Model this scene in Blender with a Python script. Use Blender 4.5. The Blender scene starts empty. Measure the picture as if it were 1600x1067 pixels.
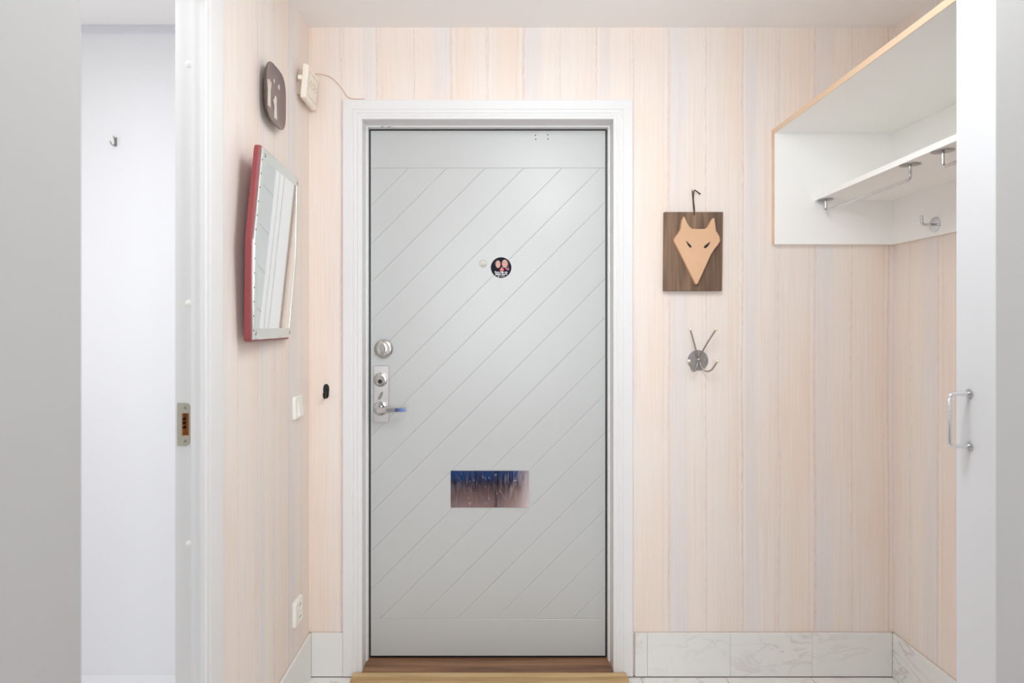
import bpy, bmesh, math, random
from mathutils import Vector, Matrix
random.seed(7)
R = math.radians
S = bpy.context.scene
COL = S.collection

# ------------------------------------------------------------------ camera
# world: X right, Y into the picture, Z up; the camera stands at X=0, Y=0
CAMZ = 1.3675
BACK = 2.40          # back wall
XL, XR = -0.7225, 1.56   # side walls of the hall
CEIL = 2.53
cd = bpy.data.cameras.new('camera')
cam = bpy.data.objects.new('camera', cd); COL.objects.link(cam)
cam.location = (0, 0, CAMZ); cam.rotation_euler = (R(90), 0, 0)
cd.sensor_width = 36; cd.lens = 960 / 1600 * 36
cd.shift_x = 28 / 1600; cd.shift_y = -25.5 / 1600
cd.clip_start = 0.02
cd.dof.use_dof = True; cd.dof.focus_distance = 2.3; cd.dof.aperture_fstop = 5.6
S.camera = cam

# ------------------------------------------------------------------ world, lamps, exposure
w = bpy.data.worlds.new('world'); S.world = w; w.use_nodes = True
w.node_tree.nodes['Background'].inputs[0].default_value = (0.9, 0.93, 1, 1)
w.node_tree.nodes['Background'].inputs[1].default_value = 0.3
S.view_settings.view_transform = 'Standard'; S.view_settings.look = 'None'
S.view_settings.gamma = 1; S.view_settings.use_curve_mapping = False
S.view_settings.exposure = -0.10

def area(name, loc, size, energy, col, rot=(0, 0, 0), shape='DISK', sy=None):
    l = bpy.data.lights.new(name, 'AREA'); l.shape = shape; l.size = size
    if sy: l.size_y = sy
    l.energy = energy; l.color = col
    o = bpy.data.objects.new(name, l); COL.objects.link(o); o.location = loc; o.rotation_euler = rot
    return o
def globe(name, loc, r, energy, col):
    l = bpy.data.lights.new(name, 'POINT'); l.shadow_soft_size = r; l.energy = energy; l.color = col
    o = bpy.data.objects.new(name, l); COL.objects.link(o); o.location = loc
    return o
NEUT = (0.915, 0.965, 1.0)
area('hall_lamp_light', (0.25, 1.20, 2.455), 0.5, 10, NEUT)
globe('hall_fill_light', (0.38, 1.10, 2.16), 0.10, 13, NEUT)  # added fill, lifts the right wall and the shelf interior
area('side_room_light', (-1.25, 1.34, 2.46), 0.25, 8.5, (0.96, 0.98, 1))
area('side_room_fill_light', (-2.45, 1.05, 1.45), 0.6, 11, (0.96, 0.98, 1), (0, R(-90), 0), 'RECTANGLE', 1.6)  # added fill shining through the doorway; no window stands here
area('living_room_fill_light', (0.05, -1.95, 1.45), 3.0, 140, NEUT, (R(90), 0, 0), 'RECTANGLE', 1.7)  # added soft frontal fill behind the camera, not a built window

S.cycles.use_denoising = True
try: S.cycles.denoiser = 'OPENIMAGEDENOISE'
except Exception: pass
S.cycles.max_bounces = 12; S.cycles.diffuse_bounces = 8; S.cycles.glossy_bounces = 6
S.cycles.caustics_reflective = False; S.cycles.caustics_refractive = False
S.cycles.sample_clamp_indirect = 6

# ------------------------------------------------------------------ materials
def lin(c):
    c = c / 255
    return c / 12.92 if c <= 0.04045 else ((c + 0.055) / 1.055) ** 2.4
def rgb(r, g, b): return (lin(r), lin(g), lin(b), 1)

def mat(name, col, rough=0.5, metal=0.0, spec=0.5, bump=0, bscale=200, vary=0):
    m = bpy.data.materials.new(name); m.use_nodes = True
    nt = m.node_tree; b = nt.nodes['Principled BSDF']
    b.inputs['Base Color'].default_value = col
    b.inputs['Roughness'].default_value = rough
    b.inputs['Metallic'].default_value = metal
    b.inputs['Specular IOR Level'].default_value = spec
    if bump or vary:
        tc = nt.nodes.new('ShaderNodeTexCoord')
        n = nt.nodes.new('ShaderNodeTexNoise'); n.inputs['Scale'].default_value = bscale; n.inputs['Detail'].default_value = 4
        nt.links.new(tc.outputs['Object'], n.inputs['Vector'])
        if bump:
            bu = nt.nodes.new('ShaderNodeBump'); bu.inputs['Strength'].default_value = bump; bu.inputs['Distance'].default_value = 0.001
            nt.links.new(n.outputs['Fac'], bu.inputs['Height']); nt.links.new(bu.outputs['Normal'], b.inputs['Normal'])
        if vary:
            r = nt.nodes.new('ShaderNodeValToRGB')
            r.color_ramp.elements[0].position = 0.3; r.color_ramp.elements[1].position = 0.7
            r.color_ramp.elements[0].color = tuple(x * (1 - vary) for x in col[:3]) + (1,)
            r.color_ramp.elements[1].color = tuple(min(1, x * (1 + vary)) for x in col[:3]) + (1,)
            n2 = nt.nodes.new('ShaderNodeTexNoise'); n2.inputs['Scale'].default_value = 4; n2.inputs['Detail'].default_value = 5
            nt.links.new(tc.outputs['Object'], n2.inputs['Vector'])
            nt.links.new(n2.outputs['Fac'], r.inputs['Fac']); nt.links.new(r.outputs['Color'], b.inputs['Base Color'])
    return m

def wallpaper(name, axis, origin, mirror):
    """pale wood-look wallpaper: bands 14 cm wide, the print repeating every 57 cm along `axis`"""
    m = bpy.data.materials.new(name); m.use_nodes = True
    nt = m.node_tree; N = nt.nodes; L = nt.links; b = N['Principled BSDF']
    b.inputs['Roughness'].default_value = 0.62; b.inputs['Specular IOR Level'].default_value = 0.25
    def mth(op, a, c=None, d=None):
        n = N.new('ShaderNodeMath'); n.operation = op
        for i, v in enumerate((a, c, d)):
            if v is None: continue
            if isinstance(v, (int, float)): n.inputs[i].default_value = v
            else: L.new(v, n.inputs[i])
        return n.outputs[0]
    tc = N.new('ShaderNodeTexCoord'); sep = N.new('ShaderNodeSeparateXYZ'); L.new(tc.outputs['Object'], sep.inputs[0])
    u, z = sep.outputs[axis], sep.outputs['Z']
    def noise(us, zs, detail=3, rough=0.5, off=0.0):
        c = N.new('ShaderNodeCombineXYZ'); L.new(mth('MULTIPLY', u, us), c.inputs[0]); L.new(mth('MULTIPLY', z, zs), c.inputs[2]); c.inputs[1].default_value = off
        n = N.new('ShaderNodeTexNoise'); n.inputs['Scale'].default_value = 1; n.inputs['Detail'].default_value = detail; n.inputs['Roughness'].default_value = rough
        L.new(c.outputs[0], n.inputs['Vector']); return n.outputs['Fac']
    wob = mth('MULTIPLY', mth('SUBTRACT', noise(12, 34, 4, 0.7), 0.5), 0.012)
    wob2 = mth('MULTIPLY', mth('SUBTRACT', noise(3, 1.3, 2, 0.5, 4.0), 0.5), 0.022)
    d = mth('SUBTRACT', u, origin)
    if mirror: d = mth('ABSOLUTE', d)
    d = mth('ADD', mth('ADD', d, wob), wob2)
    v = mth('FRACT', mth('DIVIDE', mth('SUBTRACT', d, 0.1425), 0.57))
    ramp = N.new('ShaderNodeValToRGB'); cr = ramp.color_ramp
    LAV, BEI, PEA, LINE, PALE = (224, 219, 219), (235, 223, 213), (236, 218, 204), (220, 203, 193), (239, 229, 221)
    stops = [(0.0, LINE), (0.008, LAV), (0.10, LAV), (0.14, BEI), (0.225, BEI), (0.243, PALE), (0.250, (228, 211, 200)), (0.258, BEI),
             (0.35, BEI), (0.455, PEA), (0.468, (230, 210, 196)), (0.475, PEA), (0.488, PALE), (0.497, (228, 208, 195)), (0.504, LINE), (0.512, PALE), (0.53, LAV), (0.585, LAV), (0.61, (236, 226, 218)),
             (0.72, BEI), (0.735, (232, 216, 204)), (0.745, PALE), (0.755, (224, 207, 197)), (0.765, BEI), (0.86, PEA), (0.945, PEA), (0.955, (228, 208, 195)), (0.965, PEA), (0.98, PALE), (0.992, (224, 206, 195))]
    while len(cr.elements) < len(stops): cr.elements.new(0.5)
    for e, (p, c) in zip(cr.elements, stops): e.position = p; e.color = rgb(*c)
    L.new(v, ramp.inputs['Fac'])
    def mix(a, bcol, fac, mode='MIX'):
        n = N.new('ShaderNodeMix'); n.data_type = 'RGBA'; n.blend_type = mode
        if isinstance(fac, (int, float)): n.inputs['Factor'].default_value = fac
        else: L.new(fac, n.inputs['Factor'])
        for i, q in ((6, a), (7, bcol)):
            if isinstance(q, tuple): n.inputs[i].default_value = q
            else: L.new(q, n.inputs[i])
        return n.outputs[2]
    def band(f, lo, hi):
        n = N.new('ShaderNodeMapRange'); L.new(f, n.inputs['Value']); n.inputs['From Min'].default_value = lo; n.inputs['From Max'].default_value = hi
        return n.outputs[0]
    c = mix(ramp.outputs['Color'], rgb(237, 224, 213), 0.15)
    c = mix(c, rgb(237, 215, 200), mth('MULTIPLY', band(noise(4, 1.4, 4, 0.55, 9.0), 0.42, 0.72), 0.6))          # warm clouds
    c = mix(c, rgb(233, 228, 224), mth('MULTIPLY', band(noise(5, 1.6, 4, 0.55, 17.0), 0.42, 0.72), 0.6))          # pale clouds
    c = mix(c, rgb(214, 196, 185), mth('MULTIPLY', band(noise(150, 1.2, 3, 0.6, 3.0), 0.5, 0.8), 0.42))         # fine grain
    v4 = mth('FRACT', mth('MULTIPLY', v, 4.0))
    lr = N.new('ShaderNodeValToRGB'); le = lr.color_ramp; 
    for p_, k_ in ((0.0, 1), (0.022, 0), (0.86, 0), (0.93, 0.35), (0.955, 0), (0.975, 0.75), (1.0, 1)):
        if p_ not in (0.0, 1.0): e_ = le.elements.new(p_)
        else: e_ = le.elements[0 if p_ == 0 else len(le.elements) - 1]
        e_.color = (k_, k_, k_, 1)
    L.new(v4, lr.inputs['Fac'])
    c = mix(c, rgb(196, 174, 163), mth('MULTIPLY', mth('MULTIPLY', lr.outputs['Color'], band(noise(70, 26, 4, 0.7, 31.0), 0.42, 0.7)), 0.62))   # broken plank joints
    c = mix(c, rgb(224, 204, 188), mth('MULTIPLY', band(noise(42, 2.2, 4, 0.6, 23.0), 0.5, 0.75), 0.38))         # fibres
    c = mix(c, rgb(246, 240, 235), mth('MULTIPLY', band(noise(200, 5.0, 3, 0.6, 6.0), 0.52, 0.8), 0.4))
    c = mix(c, rgb(206, 196, 193), mth('MULTIPLY', band(noise(130, 45, 3, 0.7, 12.0), 0.62, 0.8), 0.30))         # flecks
    c = mix(c, rgb(236, 228, 221), 0.12)
    L.new(c, b.inputs['Base Color'])
    bu = N.new('ShaderNodeBump'); bu.inputs['Strength'].default_value = 0.05; bu.inputs['Distance'].default_value = 0.002
    L.new(noise(180, 6, 2), bu.inputs['Height']); L.new(bu.outputs['Normal'], b.inputs['Normal'])
    return m

def woodmat(name, c1, c2, axis='X', sc=30, rough=0.5, dark=None):
    m = bpy.data.materials.new(name); m.use_nodes = True
    nt = m.node_tree; N = nt.nodes; L = nt.links; b = N['Principled BSDF']; b.inputs['Roughness'].default_value = rough
    tc = N.new('ShaderNodeTexCoord'); mp = N.new('ShaderNodeMapping'); L.new(tc.outputs['Object'], mp.inputs[0])
    mp.inputs['Scale'].default_value = {'X': (0.07, 1, 1), 'Y': (1, 0.07, 1), 'Z': (1, 1, 0.07)}[axis]
    oi = N.new('ShaderNodeObjectInfo'); ad = N.new('ShaderNodeVectorMath'); ad.operation = 'ADD'
    sc2 = N.new('ShaderNodeVectorMath'); sc2.operation = 'SCALE'; sc2.inputs['Scale'].default_value = 9
    cb = N.new('ShaderNodeCombineXYZ'); L.new(oi.outputs['Random'], cb.inputs[0]); L.new(oi.outputs['Random'], cb.inputs[1])
    L.new(cb.outputs[0], sc2.inputs[0]); L.new(mp.outputs[0], ad.inputs[0]); L.new(sc2.outputs[0], ad.inputs[1])
    n = N.new('ShaderNodeTexNoise'); n.inputs['Scale'].default_value = sc; n.inputs['Detail'].default_value = 6; n.inputs['Distortion'].default_value = 0.6
    L.new(ad.outputs[0], n.inputs['Vector'])
    r = N.new('ShaderNodeValToRGB'); e = r.color_ramp.elements; e[0].position = 0.32; e[1].position = 0.68; e[0].color = c1; e[1].color = c2
    L.new(n.outputs['Fac'], r.inputs['Fac']); L.new(r.outputs['Color'], b.inputs['Base Color'])
    return m

def marblemat(name):
    m = bpy.data.materials.new(name); m.use_nodes = True
    nt = m.node_tree; N = nt.nodes; L = nt.links; b = N['Principled BSDF']; b.inputs['Roughness'].default_value = 0.3
    tc = N.new('ShaderNodeTexCoord'); oi = N.new('ShaderNodeObjectInfo')
    ad = N.new('ShaderNodeVectorMath'); ad.operation = 'MULTIPLY_ADD'
    L.new(oi.outputs['Location'], ad.inputs[0]); ad.inputs[1].default_value = (3.1, 3.1, 3.1); L.new(tc.outputs['Object'], ad.inputs[2])
    mp = N.new('ShaderNodeMapping'); mp.inputs['Rotation'].default_value = (0, R(38), R(30)); L.new(ad.outputs[0], mp.inputs[0])
    mp.inputs['Scale'].default_value = (1, 1, 2.2)
    n = N.new('ShaderNodeTexNoise'); n.inputs['Scale'].default_value = 5.5; n.inputs['Detail'].default_value = 7; n.inputs['Distortion'].default_value = 0.9
    L.new(mp.outputs[0], n.inputs['Vector'])
    r = N.new('ShaderNodeValToRGB'); cr = r.color_ramp
    base = rgb(230, 229, 226)
    st = [(0.0, rgb(234, 233, 231)), (0.46, base), (0.495, rgb(219, 212, 208)), (0.51, rgb(206, 196, 192)), (0.53, base), (0.64, rgb(233, 229, 225)), (0.68, rgb(211, 203, 199)), (0.71, base), (1.0, base)]
    while len(cr.elements) < len(st): cr.elements.new(0.5)
    for e, (p, c) in zip(cr.elements, st): e.position = p; e.color = c
    n2 = N.new('ShaderNodeTexNoise'); n2.inputs['Scale'].default_value = 3; L.new(ad.outputs[0], n2.inputs['Vector'])
    mr = N.new('ShaderNodeMapRange'); mr.inputs['From Min'].default_value = 0.42; mr.inputs['From Max'].default_value = 0.65; L.new(n2.outputs['Fac'], mr.inputs['Value'])
    mx = N.new('ShaderNodeMix'); mx.data_type = 'RGBA'; L.new(mr.outputs[0], mx.inputs['Factor']); mx.inputs[6].default_value = base
    L.new(n.outputs['Fac'], r.inputs['Fac']); L.new(r.outputs['Color'], mx.inputs[7]); L.new(mx.outputs[2], b.inputs['Base Color'])
    return m

def wornmetal(name, col, rough, streak=0.25):
    m = mat(name, col, rough, 1.0)
    nt = m.node_tree; N = nt.nodes; L = nt.links; b = N['Principled BSDF']
    tc = N.new('ShaderNodeTexCoord'); mp = N.new('ShaderNodeMapping'); L.new(tc.outputs['Object'], mp.inputs[0]); mp.inputs['Scale'].default_value = (160, 160, 22)
    n = N.new('ShaderNodeTexNoise'); n.inputs['Scale'].default_value = 1; n.inputs['Detail'].default_value = 5; L.new(mp.outputs[0], n.inputs['Vector'])
    r = N.new('ShaderNodeMapRange'); L.new(n.outputs['Fac'], r.inputs['Value']); r.inputs['From Min'].default_value = 0.4; r.inputs['From Max'].default_value = 0.8
    r.inputs['To Min'].default_value = rough; r.inputs['To Max'].default_value = rough + streak
    L.new(r.outputs[0], b.inputs['Roughness'])
    return m

WP_BACK = wallpaper('striped_wallpaper_back', 'X', -0.0275, True)
WP_SIDE = wallpaper('striped_wallpaper_side', 'Y', 0.31, False)
WHITE = mat('white_paint', rgb(226, 225, 224), 0.42, bump=0.012, bscale=150)
CEILM = mat('ceiling_paint', rgb(242, 240, 238), 0.75, bump=0.1, bscale=260)
ROOMW = mat('side_room_white', rgb(244, 244, 246), 0.6)
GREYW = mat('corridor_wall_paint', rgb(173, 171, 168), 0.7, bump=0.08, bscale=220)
DOORP = mat('door_grey_paint', rgb(191, 192, 190), 0.34, bump=0.03, bscale=90)
MARB = marblemat('pale_marble')
GROUT = mat('grout', rgb(202, 190, 180), 0.8)
BLACK = mat('black_gap', rgb(26, 24, 24), 0.7)
DARKW = woodmat('brown_oak', rgb(112, 78, 56), rgb(172, 128, 94), 'X', 26, 0.4)
TANW = woodmat('tan_oak', rgb(184, 150, 104), rgb(210, 180, 134), 'X', 40, 0.45)
TANW2 = woodmat('tan_oak_darker', rgb(168, 134, 88), rgb(196, 164, 116), 'X', 40, 0.45)
BIRCH = woodmat('birch_edge', rgb(222, 190, 158), rgb(231, 206, 178), 'Y', 20, 0.45)
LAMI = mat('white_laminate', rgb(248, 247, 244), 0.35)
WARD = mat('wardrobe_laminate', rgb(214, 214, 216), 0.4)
CHROME = mat('chrome', (0.62, 0.62, 0.63, 1), 0.08, 1.0)
DARKCHR = mat('dull_chrome', (0.36, 0.35, 0.35, 1), 0.25, 1.0)
SATIN = wornmetal('satin_nickel', (0.50, 0.47, 0.43, 1), 0.22, 0.12)
BRUSH = mat('brushed_steel', (0.60, 0.57, 0.55, 1), 0.34, 1.0, bump=0.05, bscale=300)
PLATE = wornmetal('polished_plate', (0.62, 0.62, 0.64, 1), 0.05, 0.16)
GUN = mat('gunmetal', (0.42, 0.39, 0.36, 1), 0.3, 1.0)
GUND = mat('grey_steel_disc', (0.42, 0.40, 0.40, 1), 0.42, 1.0)
BRASS = mat('pale_brass', rgb(236, 226, 204), 0.3, 0.2)
STRIKE = mat('strike_plate_metal', rgb(186, 182, 166), 0.45, 0.4)
POCKET = mat('raw_wood_pocket', rgb(190, 128, 72), 0.7)
RED = mat('dusty_red_frame', rgb(146, 66, 68), 0.4, bump=0.1, bscale=120)
GLASS = mat('mirror_silver', (0.86, 0.88, 0.87, 1), 0.015, 1.0)
ETCH = mat('etched_border', rgb(222, 226, 220), 0.28, 0.7)
PLATEM = mat('brown_glaze', rgb(124, 106, 102), 0.28, vary=0.16)
RIMM = mat('dark_glaze_rim', rgb(96, 84, 74), 0.4)
PALEP = mat('pale_figure_paint', rgb(218, 206, 196), 0.4, vary=0.15)
IVORY = mat('ivory_plastic', rgb(240, 232, 218), 0.4)
IVSHADE = mat('ivory_line', rgb(196, 182, 166), 0.5)
PLASTW = mat('white_plastic', rgb(238, 236, 228), 0.35)
HOLE = mat('dark_hole', rgb(70, 60, 52), 0.8)
BLACKM = mat('black_iron', rgb(20, 18, 18), 0.32)
BOARD = woodmat('plaque_wood', rgb(84, 62, 46), rgb(150, 120, 96), 'Z', 34, 0.6)
LEATHER = mat('pale_tan_wood', rgb(214, 172, 136), 0.6, vary=0.05)
CORD = mat('dark_cord', rgb(58, 46, 38), 0.7)
CABLE = mat('painted_cable', rgb(212, 186, 172), 0.5)
NAVY = mat('navy_print', rgb(16, 16, 34), 0.6, 0, 0.15)
SKIN = mat('peach_print', rgb(206, 160, 146), 0.6, 0, 0.2, vary=0.0)
HAIR = mat('maroon_print', rgb(58, 28, 32), 0.5)
REDP = mat('red_print', rgb(226, 92, 98), 0.5)
WTXT = mat('white_print', rgb(240, 236, 240), 0.5)
BLUE = mat('blue_upholstery', rgb(70, 132, 224), 0.8, bump=0.2, bscale=400)
DUST = mat('black_tripod_metal', rgb(24, 24, 26), 0.4)
PARQ = woodmat('brown_parquet', rgb(150, 112, 96), rgb(190, 148, 126), 'Y', 12, 0.4)

# ------------------------------------------------------------------ mesh helpers
def box(bm, x0, x1, y0, y1, z0, z1, bev=0, seg=2):
    g = bmesh.ops.create_cube(bm, size=1.0)
    vs = g['verts']
    for v in vs:
        v.co = Vector(((x0 + x1) / 2 + v.co.x * (x1 - x0), (y0 + y1) / 2 + v.co.y * (y1 - y0), (z0 + z1) / 2 + v.co.z * (z1 - z0)))
    if bev:
        es = list({e for v in vs for e in v.link_edges})
        bmesh.ops.bevel(bm, geom=es, offset=bev, segments=seg, affect='EDGES', profile=0.5)
    return bm
def B(*a, **k): return box(bmesh.new(), *a, **k)

def prism(bm, poly, y0, y1, bev=0.0):
    """polygon in (x,z), extruded from its back y1 to its front y0 (front looks to -y); bev chamfers the front rim"""
    area2 = sum(poly[i][0] * poly[(i + 1) % len(poly)][1] - poly[(i + 1) % len(poly)][0] * poly[i][1] for i in range(len(poly)))
    if area2 < 0: poly = poly[::-1]
    n = len(poly)
    back = [bm.verts.new((x, y1, z)) for x, z in poly]
    rings = [back]
    if bev:
        rings.append([bm.verts.new((x, y0 + bev, z)) for x, z in poly])
        rings.append([bm.verts.new((x, y0, z)) for x, z in inset(poly, bev)])
    else:
        rings.append([bm.verts.new((x, y0, z)) for x, z in poly])
    for a, b in zip(rings, rings[1:]):
        for i in range(n):
            j = (i + 1) % n
            bm.faces.new((a[i], a[j], b[j], b[i]))
    bm.faces.new(rings[-1]); bm.faces.new(back[::-1])
    return bm

def inset(poly, d):
    n = len(poly); out = []
    for i in range(n):
        p0, p1, p2 = Vector(poly[i - 1]), Vector(poly[i]), Vector(poly[(i + 1) % n])
        a, b = (p1 - p0).normalized(), (p2 - p1).normalized()
        na, nb = Vector((-a.y, a.x)), Vector((-b.y, b.x))
        k = (na + nb); den = 1 + na.dot(nb)
        out.append(tuple(p1 + k * (d / max(den, 0.35))))
    return out

def rrect(x0, x1, z0, z1, r, seg=5):
    pts = []
    for cx, cz, a0 in ((x1 - r, z1 - r, 0), (x0 + r, z1 - r, 90), (x0 + r, z0 + r, 180), (x1 - r, z0 + r, 270)):
        for i in range(seg + 1):
            a = R(a0 + 90 * i / seg); pts.append((cx + r * math.cos(a), cz + r * math.sin(a)))
    return pts
def circ(cx, cz, r, n=24, rz=None):
    rz = rz or r
    return [(cx + r * math.cos(2 * math.pi * i / n), cz + rz * math.sin(2 * math.pi * i / n)) for i in range(n)]

def lathe(bm, prof, c=(0, 0, 0), n=28, axis='-y'):
    """profile (radius, height) turned about an axis through c; axis -y = towards the room from a wall"""
    def P(r, h, a):
        x, z = r * math.cos(a), r * math.sin(a)
        if axis == '-y': return (c[0] + x, c[1] - h, c[2] + z)
        if axis == '-z': return (c[0] + x, c[1] + z, c[2] - h)
        return (c[0] + x, c[1] + z, c[2] + h)
    prev = None
    for r, h in prof:
        ring = [bm.verts.new(P(0, h, 0))] if r == 0 else [bm.verts.new(P(r, h, 2 * math.pi * i / n)) for i in range(n)]
        if prev:
            for i in range(n):
                j = (i + 1) % n
                if len(prev) == 1 and len(ring) == 1: continue
                if len(prev) == 1: bm.faces.new((prev[0], ring[j], ring[i]))
                elif len(ring) == 1: bm.faces.new((prev[i], prev[j], ring[0]))
                else: bm.faces.new((prev[i], prev[j], ring[j], ring[i]))
        prev = ring
    return bm

def fillet(pts, r, seg=5):
    pts = [Vector(p) for p in pts]; out = [pts[0]]
    for i in range(1, len(pts) - 1):
        a, p, b = pts[i - 1], pts[i], pts[i + 1]
        d = min(r, (a - p).length * 0.49, (b - p).length * 0.49)
        p0, p1 = p + (a - p).normalized() * d, p + (b - p).normalized() * d
        for k in range(seg + 1):
            t = k / seg; out.append((1 - t) ** 2 * p0 + 2 * t * (1 - t) * p + t * t * p1)
    return out + [pts[-1]]
def smoothpath(pts, n=6):
    pts = [Vector(p) for p in pts]; q = [2 * pts[0] - pts[1]] + pts + [2 * pts[-1] - pts[-2]]; out = []
    for i in range(1, len(q) - 2):
        for k in range(n):
            t = k / n
            out.append(0.5 * ((2 * q[i]) + (q[i + 1] - q[i - 1]) * t + (2 * q[i - 1] - 5 * q[i] + 4 * q[i + 1] - q[i + 2]) * t * t + (3 * q[i] - q[i - 1] - 3 * q[i + 1] + q[i + 2]) * t ** 3))
    return out + [pts[-1]]
def tube(bm, pts, r, n=10):
    pts = [Vector(p) for p in pts]; rr = r if isinstance(r, (list, tuple)) else [r] * len(pts)
    t0 = (pts[1] - pts[0]).normalized(); up = Vector((0, 0, 1)) if abs(t0.z) < 0.9 else Vector((1, 0, 0))
    nrm = t0.cross(up).normalized(); prev = None
    for i, p in enumerate(pts):
        t = ((pts[i + 1] - p) if i == 0 else (p - pts[i - 1]) if i == len(pts) - 1 else (pts[i + 1] - pts[i - 1])).normalized()
        nrm = (nrm - t * nrm.dot(t)).normalized(); bi = t.cross(nrm)
        ring = [bm.verts.new(p + (nrm * math.cos(2 * math.pi * k / n) + bi * math.sin(2 * math.pi * k / n)) * rr[i]) for k in range(n)]
        if prev:
            for k in range(n): bm.faces.new((prev[k], prev[(k + 1) % n], ring[(k + 1) % n], ring[k]))
        else: bm.faces.new(ring[::-1])
        prev = ring
    bm.faces.new(prev)
    return bm
def ball(bm, c, r, sz=1.0):
    g = bmesh.ops.create_uvsphere(bm, u_segments=16, v_segments=10, radius=r)
    for v in g['verts']: v.co = Vector((v.co.x + c[0], v.co.y + c[1], v.co.z * sz + c[2]))
    return bm

def obj(name, bm, m, parent=None, smooth=False, label=None, loc=None):
    bmesh.ops.recalc_face_normals(bm, faces=bm.faces[:])
    me = bpy.data.meshes.new(name); bm.to_mesh(me); bm.free()
    me.materials.append(m)
    if smooth:
        for p in me.polygons: p.use_smooth = True
        try: me.set_sharp_from_angle(angle=R(38))
        except Exception: pass
    o = bpy.data.objects.new(name, me); COL.objects.link(o)
    if parent: o.parent = parent
    if label: o['label'] = label
    if loc: o.location = loc
    return o
def thing(name, label, cat, loc, rot=(0, 0, 0), group=None, kind=None):
    o = bpy.data.objects.new(name, None); COL.objects.link(o); o.empty_display_size = 0.05
    o.location = loc; o.rotation_euler = rot; o['label'] = label; o['category'] = cat
    if group: o['group'] = group
    if kind: o['kind'] = kind
    return o
def struct(name, bm, m, label=None, cat=None, smooth=False):
    o = obj(name, bm, m, None, smooth); o['kind'] = 'structure'
    if label: o['label'] = label
    if cat: o['category'] = cat
    return o
LEFT, RIGHT = (0, 0, R(90)), (0, 0, R(-90))      # local -y looks into the room from the side walls

# ------------------------------------------------------------------ room shell
bm = bmesh.new()
box(bm, XL - 0.07, -0.53, BACK, BACK + 0.15, 0, CEIL); box(bm, 0.48, XR + 0.15, BACK, BACK + 0.15, 0, CEIL); box(bm, -0.53, 0.48, BACK, BACK + 0.15, 2.185, CEIL)
struct('wall_back', bm, WP_BACK, 'striped pale wood-look wallpaper wall around the entrance door', 'wall')
bm = bmesh.new()
box(bm, XL - 0.062, XL, 1.56, BACK, 0, CEIL); box(bm, XL - 0.062, XL, 0.75, 1.56, 2.235, CEIL); box(bm, XL - 0.062, XL, 0.75, 0.80, 0, 2.235)
struct('wall_left', bm, WP_SIDE, 'wallpapered wall that carries the mirror and plate', 'wall')
struct('wall_right', B(XR, XR + 0.12, 0.75, BACK, 0, CEIL), WP_SIDE, 'wallpapered wall below the hat shelf beside the wardrobe', 'wall')
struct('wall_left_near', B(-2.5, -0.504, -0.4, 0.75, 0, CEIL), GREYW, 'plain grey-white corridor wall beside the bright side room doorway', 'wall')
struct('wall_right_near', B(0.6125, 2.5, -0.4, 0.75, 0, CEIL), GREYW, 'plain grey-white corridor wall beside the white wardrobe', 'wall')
struct('wall_side_room', B(-2.5, XL - 0.07, BACK, BACK + 0.12, 0, CEIL), ROOMW, 'bright white wall of the side room seen through the doorway', 'wall')
bm = bmesh.new(); box(bm, -2.6, -2.5, 0.75, BACK + 0.12, 0, CEIL)
struct('wall_side_room_left', bm, ROOMW, 'white side wall of the side room', 'wall')
struct('wall_side_room_right', B(XL - 0.07, XL - 0.062, 1.56, BACK, 0, CEIL), ROOMW, 'white back of the mirror wall inside the side room', 'wall')
bm = bmesh.new(); box(bm, -2.6, -2.5, -2.0, -0.4, 0, CEIL); box(bm, 2.5, 2.6, -2.0, -0.4, 0, CEIL); box(bm, -2.6, 2.6, -2.1, -2.0, 0, CEIL)
struct('wall_rear', bm, GREYW, 'plain walls of the room behind the camera', 'wall')
struct('ceiling', B(-2.6, 2.6, -2.1, BACK + 0.15, CEIL, CEIL + 0.1), CEILM, 'smooth off-white ceiling above the hall', 'ceiling')
bm = bmesh.new(); box(bm, -2.5, XL - 0.07, BACK - 0.018, BACK, CEIL - 0.024, CEIL - 0.003); box(bm, -2.5, XL - 0.07, BACK - 0.024, BACK, CEIL - 0.003, CEIL)
struct('trim_1', bm, mat('cornice_paint', rgb(226, 226, 232), 0.6), 'thin white cornice strip along the side room ceiling', 'trim')

# floors
fl = thing('floor', 'pale veined marble tile floor in front of the door', 'floor', (0, 0, 0), kind='structure')
obj('grout_bed', B(XL - 0.06, XR, 0.75, 2.6, -0.08, -0.004), GROUT, fl)
TILE = 0.33
def tilemesh(name, sx, sy, sz, bev=0.0015):
    b_ = B(-sx / 2, sx / 2, -sy / 2, sy / 2, -sz / 2, sz / 2, bev=bev, seg=1)
    me = bpy.data.meshes.new(name); b_.to_mesh(me); b_.free(); me.materials.append(MARB); return me
full = tilemesh('tile', TILE - 0.003, TILE - 0.003, 0.012)
for i in range(7):
    for j in range(5):
        cx = XR - (i + 0.5) * TILE; cy = BACK - 0.012 - (j + 0.5) * TILE
        if cx - TILE / 2 < XL - 0.07: continue
        o = bpy.data.objects.new('tile', full); COL.objects.link(o); o.parent = fl; o.location = (cx, cy, -0.006 + random.uniform(-0.0004, 0.0004))
struct('floor_living_room', B(-2.6, 2.6, -2.1, 0.75, -0.1, 0), PARQ, 'brown parquet floor of the room behind the camera', 'floor')
struct('floor_side_room', B(-2.5, XL - 0.06, 0.75, BACK, -0.1, 0), mat('side_room_floor', rgb(240, 240, 240), 0.5), 'pale floor of the bright side room', 'floor')

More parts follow.
